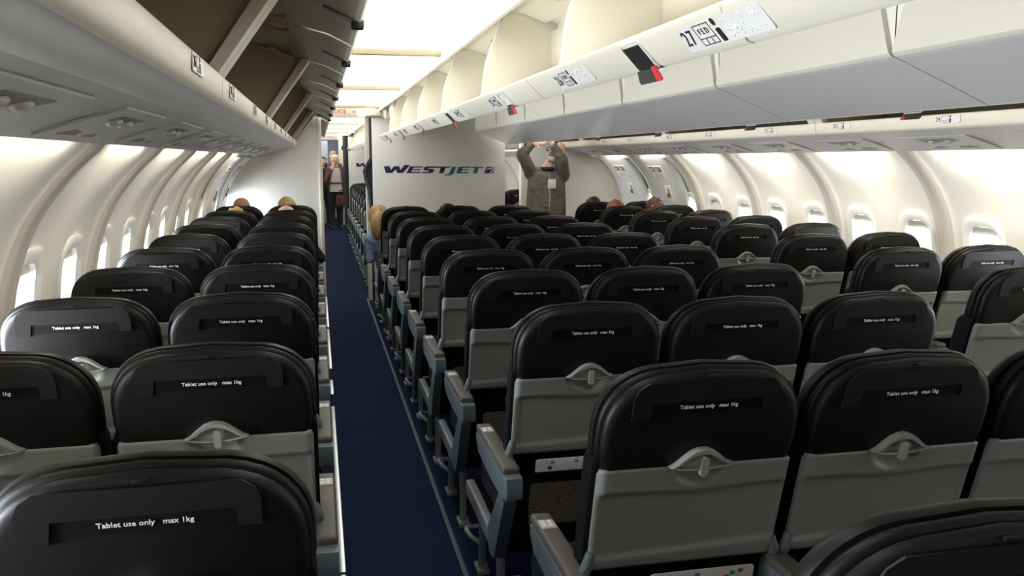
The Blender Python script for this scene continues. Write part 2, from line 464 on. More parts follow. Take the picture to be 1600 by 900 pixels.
def center_bin(s, y0, y1, label, nums, handle=True, group='open bins over the centre seats', detail=True):
    t = thing('overhead_bin', label, 'overhead bin', (0, 0, 0), 0, group)
    g_ = .003
    # shell: lip, underside rising inward, vertical inner wall
    prof = [(.745, 1.790), (.741, 1.782), (.700, 1.744), (.690, 1.741), (.680, 1.744), (.375, 1.868), (.350, 1.876), (.340, 1.886), (.337, 1.90), (.337, 2.06), (.352, 2.06), (.352, 1.905), (.60, 1.81), (.70, 1.788), (.738, 1.797)]
    ins = [0] * len(prof)
    for i, (x, z) in enumerate(prof):
        if x < .36: ins[i] = .004 + max(0, (z - 1.886)) * .36
        if i == 6: ins[i] = .003
    bm = bmesh.new(); extr(bm, [(s * x, z) for x, z in prof], y0 + g_, y1 - g_, ins)
    for f in bm.faces:
        c = f.calc_center_median()
        if abs(c.x) < .66 and f.normal.z < .9 and c.z < 1.875: f.material_index = 1
    finish('shell', bm, [M['bin'], M['bincool']], t, 30)
    # interior back and top
    bm = bmesh.new()
    top = [(.353, 1.90), (.353, 2.11), (.46, 2.155), (.56, 2.175), (.645, 2.11), (.648, 2.09)]
    loft(bm, [[(s * x, y0 + g_, z) for x, z in top], [(s * x, y1 - g_, z) for x, z in top]], False, False, False)
    finish('lining', bm, M['lining'], t, 40, recalc=False)
    arc = [(.725, 1.788), (.668, 1.80), (.652, 1.85), (.645, 1.92), (.634, 1.97), (.610, 2.03), (.583, 2.10), (.556, 2.17), (.46, 2.155), (.355, 2.11), (.355, 1.90), (.60, 1.807)]
    bm = bmesh.new(); extr(bm, [(s * x, z) for x, z in arc], y1 - .03, y1 - .004)
    finish('divider', bm, M['lining'], t, 50)
    # raised door, stowed under the top of the bay
    bm = bmesh.new()
    dr = [(.640, 2.085), (.632, 2.10), (.60, 2.125), (.56, 2.16), (.50, 2.158), (.40, 2.12), (.40, 2.108), (.50, 2.143), (.555, 2.145), (.59, 2.112), (.626, 2.085)]
    extr(bm, [(s * x, z) for x, z in dr], y0 + .02, y1 - .035)
    d = finish('door', bm, M['bin'], t, 50)
    if detail:
        bm = bmesh.new(); ball(bm, (s * .47, (y0 + y1) / 2 + .1, 2.128), (.012, .012, .012), seg=10); finish('door_lock', bm, M['metal'], d)
        bm = bmesh.new(); box(bm, (s * .63, y1 - .12, 2.088), (.03, .05, .012), .003); finish('door_latch', bm, M['metal'], d)
    if handle: latch_recess(t, s, s * .7205, y0 + .37, 1.763, .95)
    for num, y in nums: placard(t, num, s, s * .7225, y, 1.765, .95, True)
    return t
cy = [-1.15 + 1.15 * k for k in range(0, 9)]
cn = [('28', .46), ('27', 1.29), ('26', 2.04), ('25', 2.87), ('24', 3.62), ('23', 4.35), ('22', 5.2), ('21', 5.85), ('20', 6.6), ('19', 7.45)]
clab = ['behind the camera', 'overhead at the top right corner of the photo', 'with the big 27 placard', 'with the 26 placard', 'with the 25 placard', 'fifth back from the white end', 'third from the far end', 'second from the far end', 'at the far end by the logo partition']
for k in range(8):
    y = cy[k]
    center_bin(-1, y, y + 1.15, 'open lit centre bin, left side, ' + clab[k], [q for q in cn if y <= q[1] < y + 1.15])
for k in range(9):
    y = 1.15 * k - 1.15
    center_bin(1, y, y + 1.15, 'centre bin facing the right aisle with glossy grey underside, %s from the rear' % pos[k], [], True)
# white closing end beyond the last left centre bin
bm = bmesh.new(); box(bm, (-.49, 8.25, 2.06), (.26, .34, .2), .03, 3)
tag(finish('bin_end_box', bm, M['bin'], None), 'pale end box above the last left centre bin by the partition', 'cabin panel')
# centre channel above the middle seats
bm = bmesh.new()
box(bm, (0, 3.35, 2.07), (.75, 11.9, .02)); box(bm, (-.372, 3.35, 1.99), (.012, 11.9, .16)); box(bm, (.372, 3.35, 1.99), (.012, 11.9, .16))
struct('trim_5', bm, M['bin'], smooth=0)

def outboard_bin(s, y0, y1, label, nums, detail=True, group='open bins over the window seats'):
    t = thing('overhead_bin', label, 'overhead bin', (0, 0, 0), 0, group)
    prof = [(1.655, 1.709), (1.607, 1.711), (1.603, 1.7125), (1.56, 1.715), (1.540, 1.7175), (1.532, 1.7195), (1.522, 1.726), (1.516, 1.736), (1.513, 1.778), (1.517, 1.786), (1.527, 1.788), (1.545, 1.774),
            (1.62, 1.758), (2.02, 1.80), (2.09, 1.90), (2.06, 2.05), (1.93, 2.16), (1.70, 2.17), (1.45, 2.12), (1.32, 2.078), (1.31, 2.092), (1.45, 2.135), (1.70, 2.19), (1.94, 2.18), (2.08, 2.06), (2.11, 1.90), (2.04, 1.78), (1.66, 1.735)]
    bm = bmesh.new(); extr(bm, [(s * x, z) for x, z in prof], y0 + .002, y1 - .002)
    for f in bm.faces:
        c = f.calc_center_median()
        if 1.536 < abs(c.x) and c.z < 1.72: f.material_index = 1  # underside in darker service panel cream, its shade put into the colour
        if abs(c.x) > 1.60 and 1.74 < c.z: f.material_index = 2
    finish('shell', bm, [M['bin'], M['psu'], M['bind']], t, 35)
    # end frames: slanted front posts with a web behind
    for yy in (y0 + .038, y1 - .038):
        bm = bmesh.new()
        extr(bm, [(s * x, z) for x, z in [(1.516, 1.784), (1.312, 2.072), (1.345, 2.085), (1.555, 1.775), (1.545, 1.775)]], yy - .036, yy + .036, None, 0)
        extr(bm, [(s * x, z) for x, z in [(1.42, 2.09), (1.70, 2.165), (1.93, 2.155), (2.06, 2.05), (2.085, 1.90), (2.02, 1.805), (1.55, 1.775), (1.33, 2.08)]], yy - .012, yy + .012, None, 1)
        finish('divider', bm, [M['bin'], M['bind']], t, 30)
    # raised doors, hinged along the top edge
    n = max(1, round((y1 - y0) / 1.15)); L = (y1 - y0) / n
    for q in range(n):
        a, b_ = y0 + q * L + .02, y0 + (q + 1) * L - .02
        bm = bmesh.new()
        pr = [(1.40, 2.085), (1.312, 2.066), (1.24, 2.048), (1.165, 2.012), (1.150, 2.004), (1.141, 2.014), (1.150, 2.032), (1.24, 2.078), (1.30, 2.096), (1.40, 2.10)]
        extr(bm, [(s * x, z) for x, z in pr], a, b_)
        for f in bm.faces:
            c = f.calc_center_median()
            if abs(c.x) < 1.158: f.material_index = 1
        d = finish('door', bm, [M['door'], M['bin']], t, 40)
        if detail:
            m_ = (a + b_) / 2
            bm = bmesh.new(); box(bm, (s * 1.155, m_, 1.998), (.04, .045, .024), .006); box(bm, (s * 1.142, m_ + .03, 2.01), (.018, .05, .016), .004)
            h = finish('door_latch', bm, M['dark'], d)
            bm = bmesh.new()
            prism(bm, [(1.26, -.02), (1.25, .035), (1.215, .03), (1.165, .07), (1.165, -.03), (1.22, -.012)], lambda u, v, dd: (s * u, m_ + v, (2.048 + (1.24 - u) * -.48 if u < 1.24 else 2.048 + (u - 1.24) * .25) - .004 + dd), .004)
            finish('latch_dent_shade', bm, M['psud'], d)  # dark sheet standing in for the shade of a dent by the latch
            for yy in (a + .14, b_ - .14):
                bm = bmesh.new(); tube(bm, [(s * 1.50, yy, 2.115), (s * 1.44, yy, 2.075), (s * 1.385, yy, 2.072)], .014, 8)
                finish('hinge_arm', bm, M['bind'], d)
    if detail:
        for q in range(n):
            a = y0 + q * L
            bm = bmesh.new()
            prism(bm, rrect(L * .62, .17, .03, 4, a + L * .55, 1.95), lambda u, v, d: (s * (2.075 - d), u, v), .008)
            finish('back_panel', bm, M['bin'], t)
    for num, y in nums: placard(t, num, -s, s * 1.5125, y, 1.762, .0, False)
    return t
ob = [(0, 2.3), (2.3, 4.6), (4.6, 6.9), (6.9, 9.2), (9.2, 10.25)]
ln = [('26', 1.83), ('25', 2.55), ('24', 3.45), ('23', 4.22), ('22', 5.05), ('21', 5.85), ('20', 6.62), ('19', 7.45), ('18', 8.25)]
rn = [('25', 2.7), ('24', 3.51), ('23', 4.34), ('22', 5.11), ('21', 5.99), ('20', 6.73), ('19', 7.67), ('18', 8.41)]
ol = ['nearest the camera', 'second from the camera', 'third from the camera', 'fourth from the camera', 'last before the partition']
outboard_bin(-1, -2.5, 0, 'open overhead bin on the left behind the camera', [])
for (a, b_), lb in zip(ob, ol):
    outboard_bin(-1, a, b_, 'open cream bin with raised doors over left window seats, ' + lb, [q for q in ln if a <= q[1] < b_])
    outboard_bin(1, a, b_, 'open cream bin over the right window seats, ' + lb, [q for q in rn if a <= q[1] < b_])

# ------------------------------------------------------------------ seats
TL = .27
def bk(z, off=0): return (1.062 - z) * TL + off       # back plane of a reclined seat
def head_outline(i, n=40):
    """rounded headrest outline inset by i, lower edge straight"""
    hw, zb, zt = .238 - i, .905 + i * .5, 1.153 - i
    pts = [(-hw * .97, zb), (-hw, zb + .05)]
    rx, rz = min(.15, hw), .135
    zs = zt - rz - .006
    for k in range(10):
        a = PI - PI / 2 * k / 9
        pts.append((-hw + rx + rx * math.copysign(abs(math.cos(a)) ** .88, math.cos(a)), zs + rz * math.sin(a) ** .92))
    pts.append((0, zt))
    m_ = [(-x, z) for x, z in pts[:-1]][::-1]
    return pts + m_
def make_seat_meshes():
    D = {}
    def keep(key, name, bm, m_, smooth=35):
        o = finish(name, bm, m_, None, smooth); D[key] = (name, o.data); bpy.data.objects.remove(o)
    # headrest: layered cushion, seams between the layers
    lay = [(.0, .030), (.0025, .021), (.007, .0155), (.014, .0115), (.021, .011), (.0235, .018), (.026, .018), (.0285, .008), (.036, .004), (.046, .006), (.0485, .012), (.051, .012), (.0535, .003), (.066, .0), (.084, .004), (.096, .016), (.102, .035)]
    bm = bmesh.new()
    loft(bm, [[(x, bk(z, y), z) for x, z in head_outline(i)] for y, i in lay])
    keep('head', 'headrest', bm, M['leather'], 60)
    # flap with two legs
    def P(u, v, d): return (u, bk(v, -.0005 - d), v)
    bm = bmesh.new()
    pts = [(-.172, 1.036), (-.172, 1.086), (-.163, 1.106), (-.142, 1.121), (.136, 1.122), (.155, 1.108), (.162, 1.088), (.162, 1.044), (.128, 1.044), (.124, 1.076), (-.126, 1.074), (-.132, 1.036)]
    prism(bm, pts, P, .0045)
    keep('flap', 'tablet_flap', bm, M['flap'], 30)
    bm = bmesh.new(); prism(bm, [(-.132, 1.044), (-.126, 1.075), (.124, 1.077), (.128, 1.050)], P, .0015)
    keep('slot', 'tablet_slot', bm, M['slot'], 30)
    bm = bmesh.new(); box(bm, (0, bk(1.130, -.003), 1.131), (.022, .006, .006), .002); keep('tab', 'seam_tab', bm, M['leather'])
    ty = Vector((0, -TL, 1)).normalized(); tx = Vector((1, 0, 0)); tz = tx.cross(ty)
    o = text_obj('Tablet use only   max 1kg', .0128, M['white'], None, basis(tx, ty, tz, (0, bk(1.062, -.0030), 1.0615)), ext=.0004, bold=.0001)
    D['text'] = ('printed_text', o.data); bpy.data.objects.remove(o)
    # torso: dark shell of the backrest behind the tray
    bm = bmesh.new()
    def oc(i, zt=.95, zb=.43):
        return [(x, z) for x, z in rrect(.475 - 2 * i, zt - zb - 2 * i, .03, 3, 0, (zt + zb) / 2)]
    loft(bm, [[(x, bk(z, y), z) for x, z in oc(i)] for y, i in [(.022, .012), (.030, 0), (.085, 0), (.125, .012), (.135, .05)]])
    keep('back', 'backrest', bm, M['shell'], 50)
    # tray table as a relief surface with thickness
    NX, NZ = 52, 48; zt, zb, hw = .921, .652, .2275
    bm = bmesh.new()
    def relief(u, v):
        # v 0..1 from top; returns outward relief
        r = .006 * math.exp(-((v - .10) / .16) ** 4)                # upper band
        crease = .255 + .035 * math.cos(min(1, abs(u) / .16) * PI) * .5 + .012
        r -= .0075 / (1 + math.exp(-(v - crease) / .006)); r += .003 * math.exp(-((v - crease + .03) / .03) ** 2)
        low = .845 - .03 * max(-1, min(1, u / .2))
        r += .0085 / (1 + math.exp(-(v - low) / .010))
        e = ((u + .0) / .062) ** 2 + ((v - .0) / .215) ** 2          # smile recess under the latch
        if e < 1: r -= .016 * (1 - e) ** .4
        return r * min(1, max(0, (hw - abs(u)) / .016)) ** .7
    fr = []
    for j in range(NZ + 1):
        v = j / NZ; v = .55 * v + .45 * (.5 - .5 * math.cos(PI * v)); z = zt - (zt - zb) * v
        row = []
        for i in range(NX + 1):
            q_ = i / NX; u = -hw + 2 * hw * (.5 * q_ + .5 * (.5 - .5 * math.cos(PI * q_)))
            c = .018                                               # rounded corners
            zz, uu = z, u
            du, dz = hw - abs(u), min(zt - z, z - zb)
            if du < c and dz < c:
                q = c - math.sqrt(max(0, c * c - (c - du) ** 2)); dz2 = max(dz, 0)
                zz = zt - max(q, zt - z) if zt - z < c else zb + max(q, z - zb)
            edge = min(du, zt - z, z - zb); ro = .008 * (1 - min(1, edge / .010)) ** 2
            row.append(bm.verts.new((uu, bk(zz, .004 - relief(u, v) + ro), zz)))
        fr.append(row)
    for j in range(NZ):
        for i in range(NX):
            try: bm.faces.new((fr[j][i], fr[j + 1][i], fr[j + 1][i + 1], fr[j][i + 1]))
            except ValueError: pass
    rim = [fr[0][i] for i in range(NX + 1)] + [fr[j][NX] for j in range(1, NZ + 1)] + [fr[NZ][i] for i in range(NX - 1, -1, -1)] + [fr[j][0] for j in range(NZ - 1, 0, -1)]
    bk_ = [bm.verts.new((v.co.x, bk(v.co.z, .026), v.co.z)) for v in rim]
    for i in range(len(rim)):
        j = (i + 1) % len(rim); bm.faces.new((rim[i], rim[j], bk_[j], bk_[i]))
    bm.faces.new(bk_)
    keep('tray', 'tray_table', bm, M['tray'], 45)
    # latch: lens-shaped wing and a turning knob
    bm = bmesh.new()
    up = [(-.074, .918), (-.060, .926), (-.045, .940), (-.028, .954), (-.012, .961), (.002, .9625), (.016, .960), (.032, .951), (.048, .938), (.062, .926), (.076, .921)]
    lo = [(.060, .916), (.03, .911), (0, .9095), (-.03, .910), (-.055, .913)]
    Pl = lambda u, v, d: (u, bk(v, -.004 - d), v)
    full = up + lo
    cxm, czm = 0, .930
    loft(bm, [[Pl(u, v, -.018) for u, v in full], [Pl(u, v, .010) for u, v in full], [Pl(cxm + (u - cxm) * .96, czm + (v - czm) * .93, .017) for u, v in full], [Pl(cxm + (u - cxm) * .86, czm - .003 + (v - czm) * .70, .016) for u, v in full], [Pl(cxm + (u - cxm) * .82, czm - .004 + (v - czm) * .60, -.001) for u, v in full]])
    keep('latch', 'tray_latch', bm, M['latch'], 40)
    bm = bmesh.new(); prism(bm, rrect(.017, .048, .008, 4, .004, .918), lambda u, v, d: (u, bk(v, -.012 - d), v), .012)
    keep('knob', 'latch_knob', bm, M['latch'])
    bm = bmesh.new()
    for a, b_, z in ((-.13, -.045, .6795), (-.125, -.06, .671), (.06, .15, .6815), (.06, .14, .673)):
        n_ = 14
        for q in range(n_):
            u0 = a + (b_ - a) * q / n_
            prism(bm, [(u0, z), (u0 + (b_ - a) / n_ * .8, z), (u0 + (b_ - a) / n_ * .8, z + .0022), (u0, z + .0022)], lambda u, v, d: (u, bk(v, -.0035 - d - .0035), v), .0012)
    keep('lines', 'instruction_lines', bm, M['greymetal'], 0)
    for q, sx in (('brL', -1), ('brR', 1)):
        bm = bmesh.new()
        tube(bm, [(sx * .222, bk(.70, .015), .70), (sx * .232, bk(.665, .005), .668), (sx * .236, bk(.62, .02), .62), (sx * .232, bk(.56, .05), .55)], [.011, .014, .014, .012], 10)
        box(bm, (sx * .236, bk(.60, .03), .60), (.022, .05, .09), .009, 3)
        keep(q, 'tray_arm', bm, M['arm'])
    # lower pocket
    Pk = lambda u, v, d: (u, .108 + (.60 - v) * .18 - d, v)
    bm = bmesh.new()
    prism(bm, [(-.225, .40), (-.225, .545), (-.165, .592), (.165, .592), (.225, .545), (.225, .40)], Pk, .012)
    keep('pocket', 'literature_pocket', bm, M['shell'])
    bm = bmesh.new(); prism(bm, rrect(.34, .15, .012, 3, 0, .482), lambda u, v, d: Pk(u, v, .011 + d), .004)
    keep('net', 'pocket_net', bm, M['net'])
    # seat cushion
    bm = bmesh.new(); box(bm, (0, .425, .405), (.455, .52, .13), .04, 3); keep('cush', 'seat_cushion', bm, M['cushion'], 50)
    bm = bmesh.new(); box(bm, (0, .42, .318), (.47, .48, .05), .008); keep('pan', 'seat_pan', bm, M['shell'])
    # armrests
    for key, sx in (('armL', -1), ('armR', 1)):
        x = sx * .252
        bm = bmesh.new()
        lo = [(-.035, .565), (-.045, .60), (-.040, .632), (.44, .632), (.47, .622), (.47, .60), (.43, .565), (.20, .548), (.02, .552)]
        loft(bm, [[(x + dx, y if 0 else .0 + y, z) for y, z in [(cy_ + (y_ - cy_) * k_, cz_ + (z_ - cz_) * k_) for y_, z_ in lo for cy_, cz_ in [(.21, .60)]]] for dx, k_ in ((-.027, .97), (-.024, 1), (.024, 1), (.027, .97))])
        keep(key, 'armrest', bm, M['arm'], 40)
        bm = bmesh.new(); box(bm, (x, .235, .641), (.054, .46, .026), .010, 3); keep(key + 'cap', 'armrest_cap', bm, M['armcap'], 50)
        bm = bmesh.new(); box(bm, (x, .385, .6545), (.040, .052, .004), .001); keep(key + 'pan', 'control_panel', bm, M['panel'])
        bm = bmesh.new()
        for i in range(2):
            for j in range(3): box(bm, (x - .009 + .016 * i, .370 + .014 * j, .6572), (.010, .009, .003), .0008)
        keep(key + 'but', 'control_buttons', bm, M['card'], 0)
        # aisle end: shroud upright and side rail
        bm = bmesh.new()
        xx = sx * .258
        pl = [(-.02, .555), (.05, .556), (.115, .50), (.21, .355), (.36, .40), (.40, .42), (.36, .37), (.70, .395), (.72, .375), (.71, .345), (.21, .290), (.165, .295)]
        up_ = [(-.01, .55), (.07, .552), (.26, .36), (.24, .285), (.17, .285), (.145, .31)]
        loft(bm, [[(xx + dx, y, z) for y, z in up_] for dx in (-.020, .020)])
        keep(key + 'up', 'side_shroud', bm, M['arm'], 30)
        bm = bmesh.new()
        box(bm, (xx, .46, .322), (.034, .53, .058), .008, 3)
        keep(key + 'rail', 'side_rail', bm, M['greymetal'], 50)
        bm = bmesh.new()
        tube(bm, [(sx * .225, .30, .30), (sx * .225, .30, .02)], .015, 10); box(bm, (sx * .225, .30, .012), (.05, .09, .022), .006)
        keep(key + 'leg', 'leg', bm, M['greymetal'])
        bm = bmesh.new()
        tube(bm, [(sx * .225, .62, .30), (sx * .225, .66, .02)], .015, 10); box(bm, (sx * .225, .66, .012), (.05, .09, .022), .006)
        keep(key + 'leg2', 'leg', bm, M['greymetal'])
        bm = bmesh.new()
        tube(bm, [(sx * .225, .66, .11), (sx * .262, .69, .13), (sx * .275, .72, .145), (sx * .268, .755, .14), (sx * .23, .77, .135), (-sx * .2, .77, .135)], .010, 8)
        keep(key + 'bar', 'baggage_bar', bm, M['greymetal'])
    return D
SM = make_seat_meshes()
def seat(x, y, label, group, aisle=0, arms='L', full=True):
    t = thing('airline_seat', label, 'seat', (x, y, 0), 0, group)
    def add(k, par=t): return link(SM[k][0], SM[k][1], par)
    add('head'); f = add('flap'); sl = add('slot'); add('text', sl); add('back')
    tr = add('tray'); la = add('latch', tr); add('knob', tr)
    add('cush')
    if full: add('tab', f); add('lines', tr); add('brL', tr); add('brR', tr); p = add('pocket'); add('net', p); add('pan')
    for a in arms:
        k = 'arm' + a
        ar = add(k); add(k + 'cap', ar)
        if (aisle == -1 and a == 'L') or (aisle == 1 and a == 'R'):
            add(k + 'pan', ar); add(k + 'but', ar); add(k + 'up'); add(k + 'rail'); add(k + 'leg'); add(k + 'leg2'); add(k + 'bar')
    return t
ordn = ['front', 'second', 'third', 'fourth', 'fifth', 'sixth', 'seventh', 'eighth', 'ninth', 'tenth']
YC, YL, YR, P_ = 1.668, 1.284, 3.765, .81
for k in range(-1, 9):
    r = ordn[8 - k] if 8 - k < 10 else 'rearmost'
    for x, nm, ai, ar in ((-.493, 'left', -1, 'L'), (0, 'middle', 0, 'L'), (.493, 'right', 1, 'LR')):
        if k == -1 and nm == 'right': continue
        seat(x, YC + P_ * k, 'black leather seat, %s of the centre three, %s row back from the logo wall' % (nm, r), 'seats of the centre block', ai, ar)
for k in range(0, 10):
    r = ordn[9 - k]
    seat(-1.55, YL + P_ * k, 'black leather seat, left block aisle side, %s row from the front partition' % r, 'seats of the left block', 1, 'LR')
    if k: seat(-2.045, YL + P_ * k, 'black leather seat, left block window side, %s row from the front partition' % r, 'seats of the left block', 0, 'L')
for k in range(-1, 7):
    r = ordn[6 - k]
    seat(1.54, YR + P_ * k, 'black leather seat, right block aisle side, %s row from the front partition' % r, 'seats of the right block', -1, 'L')
    if k >= 0: seat(2.035, YR + P_ * k, 'black leather seat, right block window side, %s row from the front partition' % r, 'seats of the right block', 0, 'LR')
for k in range(8):
    seat(-.493, 10.72 + P_ * k, 'dark seat in the forward cabin seen past the curtain, %s row nearest first' % (['first'] + ordn[1:])[k], 'forward cabin seats', -1, 'LR', False)
    if k < 3: seat(0, 10.72 + P_ * k, 'dark middle seat in the forward cabin behind the logo partition, %s row' % (['first'] + ordn[1:])[k], 'forward cabin seats', 0, 'R', False)
seat(1.56, 12.45, 'dark headrest seen beside the right edge of the logo partition', 'forward cabin seats', -1, 'LR', False)

# cards in the pockets
def card(x, y, label, w=.19, dx=0):
    t = thing('safety_card', label, 'card', (x + dx, y, 0), 0, 'cards in the seat pockets')
    Pk = lambda u, v, d: (u, .108 + (.60 - v) * .18 + .006 - d, v)
    bm = bmesh.new(); prism(bm, rrect(w, .10, .008, 3, 0, .585), Pk, .003); finish('sheet', bm, M['card'], t)
    for mm, lst in ((M['green'], [(-.06, .622), (-.01, .622), (.055, .618)]), (M['black'], [(-.065, .603), (.03, .604)]), (M['redp'], [(.045, .608), (.07, .622)])):
        for u, v in lst:
            bm = bmesh.new()
            prism(bm, rrect(.014, .011, .004, 2, u * w / .19, v), lambda a, b_, d: Pk(a, b_, .003 + d), .0008)
            finish('picture', bm, mm, t, 0)
    bm = bmesh.new(); prism(bm, rrect(.10, .09, .004, 2, -.055, .575), lambda a, b_, d: Pk(a, b_, -.004 + d), .002); finish('green_sheet', bm, M['green'], t)
    return t
card(-.493, YC + P_, 'white picture card in the nearest full-view pocket along the centre block aisle', .30, .0)
card(-.493, YC + 2 * P_, 'white picture card in the second pocket along the aisle of the centre block', .2, .03)
card(-.493, YC + 3 * P_, 'white picture card in the third pocket along the aisle of the centre block', .16, .03)
card(-.493, YC, 'white and green card at the bottom edge of the photo under a tray', .26, .05)
card(2.035, YR, 'white and green card in the pocket by the right windows', .22, .03)

# floor seat tracks
bm = bmesh.new()
for a, b_ in ((-2.5, 1.0), (1.02, 2.6), (2.62, 3.2), (3.22, 5.55), (5.85, 6.25), (6.6, 8.2), (8.3, 10.2)):
    box(bm, (-1.247, (a + b_) / 2, .006), (.026, b_ - a, .012), .003)
tag(finish('seat_track', bm, M['metal'], None), 'shiny metal seat track along the left edge of the aisle carpet', 'seat track')
bm = bmesh.new(); box(bm, (-.785, 3.5, .003), (.020, 13, .006), .002)
tag(finish('carpet_strip', bm, M['seam'], None), 'thin grey strip along the right edge of the aisle carpet', 'carpet strip')

# ------------------------------------------------------------------ partitions
LOGO = [('navy', [(150,152),(215,152),(228,195),(262,152),(322,152),(333,195),(380,140),(440,140),(360,228),(298,228),(285,185),(240,228),(172,228)]),
 ('navy', [(440,155),(592,155),(585,168),(477,168),(470,185),(560,185),(553,197),(463,197),(456,216),(560,216),(553,230),(398,230),(420,197)]),
 ('navy', [(618,158),(640,155),(738,155),(730,169),(648,172),(645,182),(700,186),(716,198),(702,222),(672,231),(572,231),(580,217),(652,215),(658,205),(606,199),(592,186),(600,168)]),
 ('navy', [(722,157),(895,157),(888,170),(842,170),(820,231),(766,231),(788,170),(715,170)]),
 ('teal', [(915,160),(965,160),(940,228),(920,248),(880,256),(825,256),(832,246),(868,242),(885,230)]),
 ('teal', [(990,160),(1132,160),(1126,172),(1040,172),(1034,190),(1106,190),(1101,201),(1029,201),(1023,221),(1110,221),(1105,234),(966,234)]),
 ('teal', [(1142,160),(1285,160),(1279,172),(1226,172),(1206,234),(1158,234),(1178,172),(1137,172)]),
 ('navy', [(1310,163),(1372,163),(1345,235),(1288,235)]), ('teal', [(1372,163),(1420,163),(1395,235),(1345,235)]),
 ('white', [(1312,188),(1350,176),(1418,165),(1410,173),(1360,185),(1312,194)]), ('white', [(1356,228),(1392,190),(1412,170),(1414,178),(1400,198),(1366,230)])]
def logo(par, cx, y, z, w):
    k = w / 1272
    for c in ('navy', 'teal', 'white'):
        bm = bmesh.new()
        for c2, pl in LOGO:
            if c2 == c:
                t0 = .002 if c != 'white' else .0035
                vs = [bm.verts.new((cx + (u - 785) * k, y - t0, z + (192 - v) * k)) for u, v in pl]
                f = bm.faces.new(vs[::-1])
                ex = bmesh.ops.extrude_face_region(bm, geom=[f])
                for q in ex['geom']:
                    if isinstance(q, bmesh.types.BMVert): q.co.y += t0
        bmesh.ops.triangulate(bm, faces=[f for f in bm.faces if len(f.verts) > 4])
        o = finish('logo_lettering' if c != 'white' else 'logo_tail_stripe', bm, M[c], par, 0)
def partition(name, label, x0, x1, y, z1, th=.05):
    t = thing(name, label, 'partition', ((x0 + x1) / 2, y, 0))
    bm = bmesh.new(); box(bm, (0, th / 2, z1 / 2), (x1 - x0, th, z1), .008)
    finish('panel', bm, M['bulk'], t)
    return t
pc = partition('partition', 'white partition wall with the big blue and green airline lettering', -.73, .69, 9.32, 2.02)
logo(pc, .005, 0, 1.475, 1.2)
pf = partition('partition', 'white forward cabin partition with only dark letter starts showing', -.70, .70, 17.6, 2.02)
logo(pf, .04, 0, 1.475, 1.2)
def side_partition(s, y, xi, label):
    t = thing('partition', label, 'partition', (0, y, 0))
    zs = [0, .25, .55, .9, 1.1, 1.25, 1.38, 1.48, 1.56, 1.615]
    pl = [(s * xi, 0)] + [(s * (wx(z) - .005), z) for z in zs] + [(s * 1.93, 1.625), (s * 1.66, 1.705), (s * 1.53, 1.72), (s * 1.50, 1.80), (s * 1.33, 2.07), (s * xi, 2.08)]
    bm = bmesh.new(); extr(bm, pl, 0, .05); finish('panel', bm, M['bulk'], t, 20)
    bm = bmesh.new(); box(bm, (s * (xi - .015), .03, 1.05), (.04, .10, 2.1), .008); finish('edge_strip', bm, M['ceil'], t)
    return t
side_partition(-1, 10.3, 1.275, 'plain white partition at the front of the left seats')
side_partition(1, 10.2, 1.10, 'plain white partition behind the standing man on the right')
# curtain and post beside the logo partition
t = thing('curtain', 'gathered dark blue curtain hanging beside the logo partition', 'curtain', (-.720, 9.55, 0))
bm = bmesh.new()
zs = [.05, .5, .95, 1.12, 1.25, 1.36, 1.46, 1.52, 1.6, 1.8, 2.02]
rings = []
for z in zs:
    sw = {1.12: .02, 1.25: .03, 1.36: .06, 1.46: .075, 1.52: .05}.get(z, 0)
    rings.append([((.024 + .004 * math.sin(a * 7)) * math.cos(a) - (sw if math.cos(a) < 0 else 0) , (.10 + .02 * math.sin(a * 9)) * math.sin(a), z) for a in [2 * PI * q / 40 for q in range(40)]])
loft(bm, rings); finish('drape', bm, M['curtain'], t, 50)
bm = bmesh.new(); tube(bm, [(.0, -.14, 2.03), (.0, .14, 2.03)], .008); finish('curtain_rail', bm, M['metal'], t)
bm = bmesh.new(); box(bm, (-.752, 9.90, 1.02), (.045, .06, 2.04), .008)
tag(finish('cabin_post', bm, M['ceil'], None), 'slim cream post between the curtain and the forward cabin', 'post')
bm = bmesh.new(); box(bm, (-.70, 9.55, 2.062), (.17, .62, .07), .012); box(bm, (-.655, 9.5, 2.12), (.08, .4, .06), .01)
tag(finish('curtain_header', bm, M['ceil'], None), 'cream header box above the curtain and logo partition', 'cabin panel')
bm = bmesh.new(); box(bm, (-.52, 8.95, 2.06), (.20, .16, .16), .02)
tag(finish('light_box', bm, M['bin'], None), 'small white box under the ceiling at the corner of the logo partition', 'cabin panel')
# doorway header above the aisle and exit sign
bm = bmesh.new(); box(bm, (-1.02, 10.3, 2.155), (.56, .06, .09), .01)
struct('trim_6', bm, M['ceil'])
def exit_sign(loc, label, w):
    t = thing('exit_sign', label, 'exit sign', loc)
    bm = bmesh.new(); box(bm, (0, 0, 0), (w, .03, .088), .004); finish('sign_box', bm, M['signw'], t)
    text_obj('EXIT  SORTIE', .060, M['signr'], t, basis((1, 0, 0), (0, 0, 1), (0, -1, 0), (-.03, -.0155, .004)), name='sign_text', sx=.72, bold=.0012)
    bm = bmesh.new(); prism(bm, [(.0, .003), (.02, .003), (.02, .011), (.034, 0), (.02, -.011), (.02, -.003), (0, -.003)], lambda u, v, d: (w / 2 - .05 + u, -.0155 - d, v + .004), .0015)
    finish('arrow', bm, M['signr'], t)
exit_sign((-1.075, 9.62, 2.082), 'white EXIT SORTIE sign with red letters over the left aisle doorway', .42)
exit_sign((-1.04, 19.6, 2.06), 'tiny far exit sign above the people in the aisle', .36)

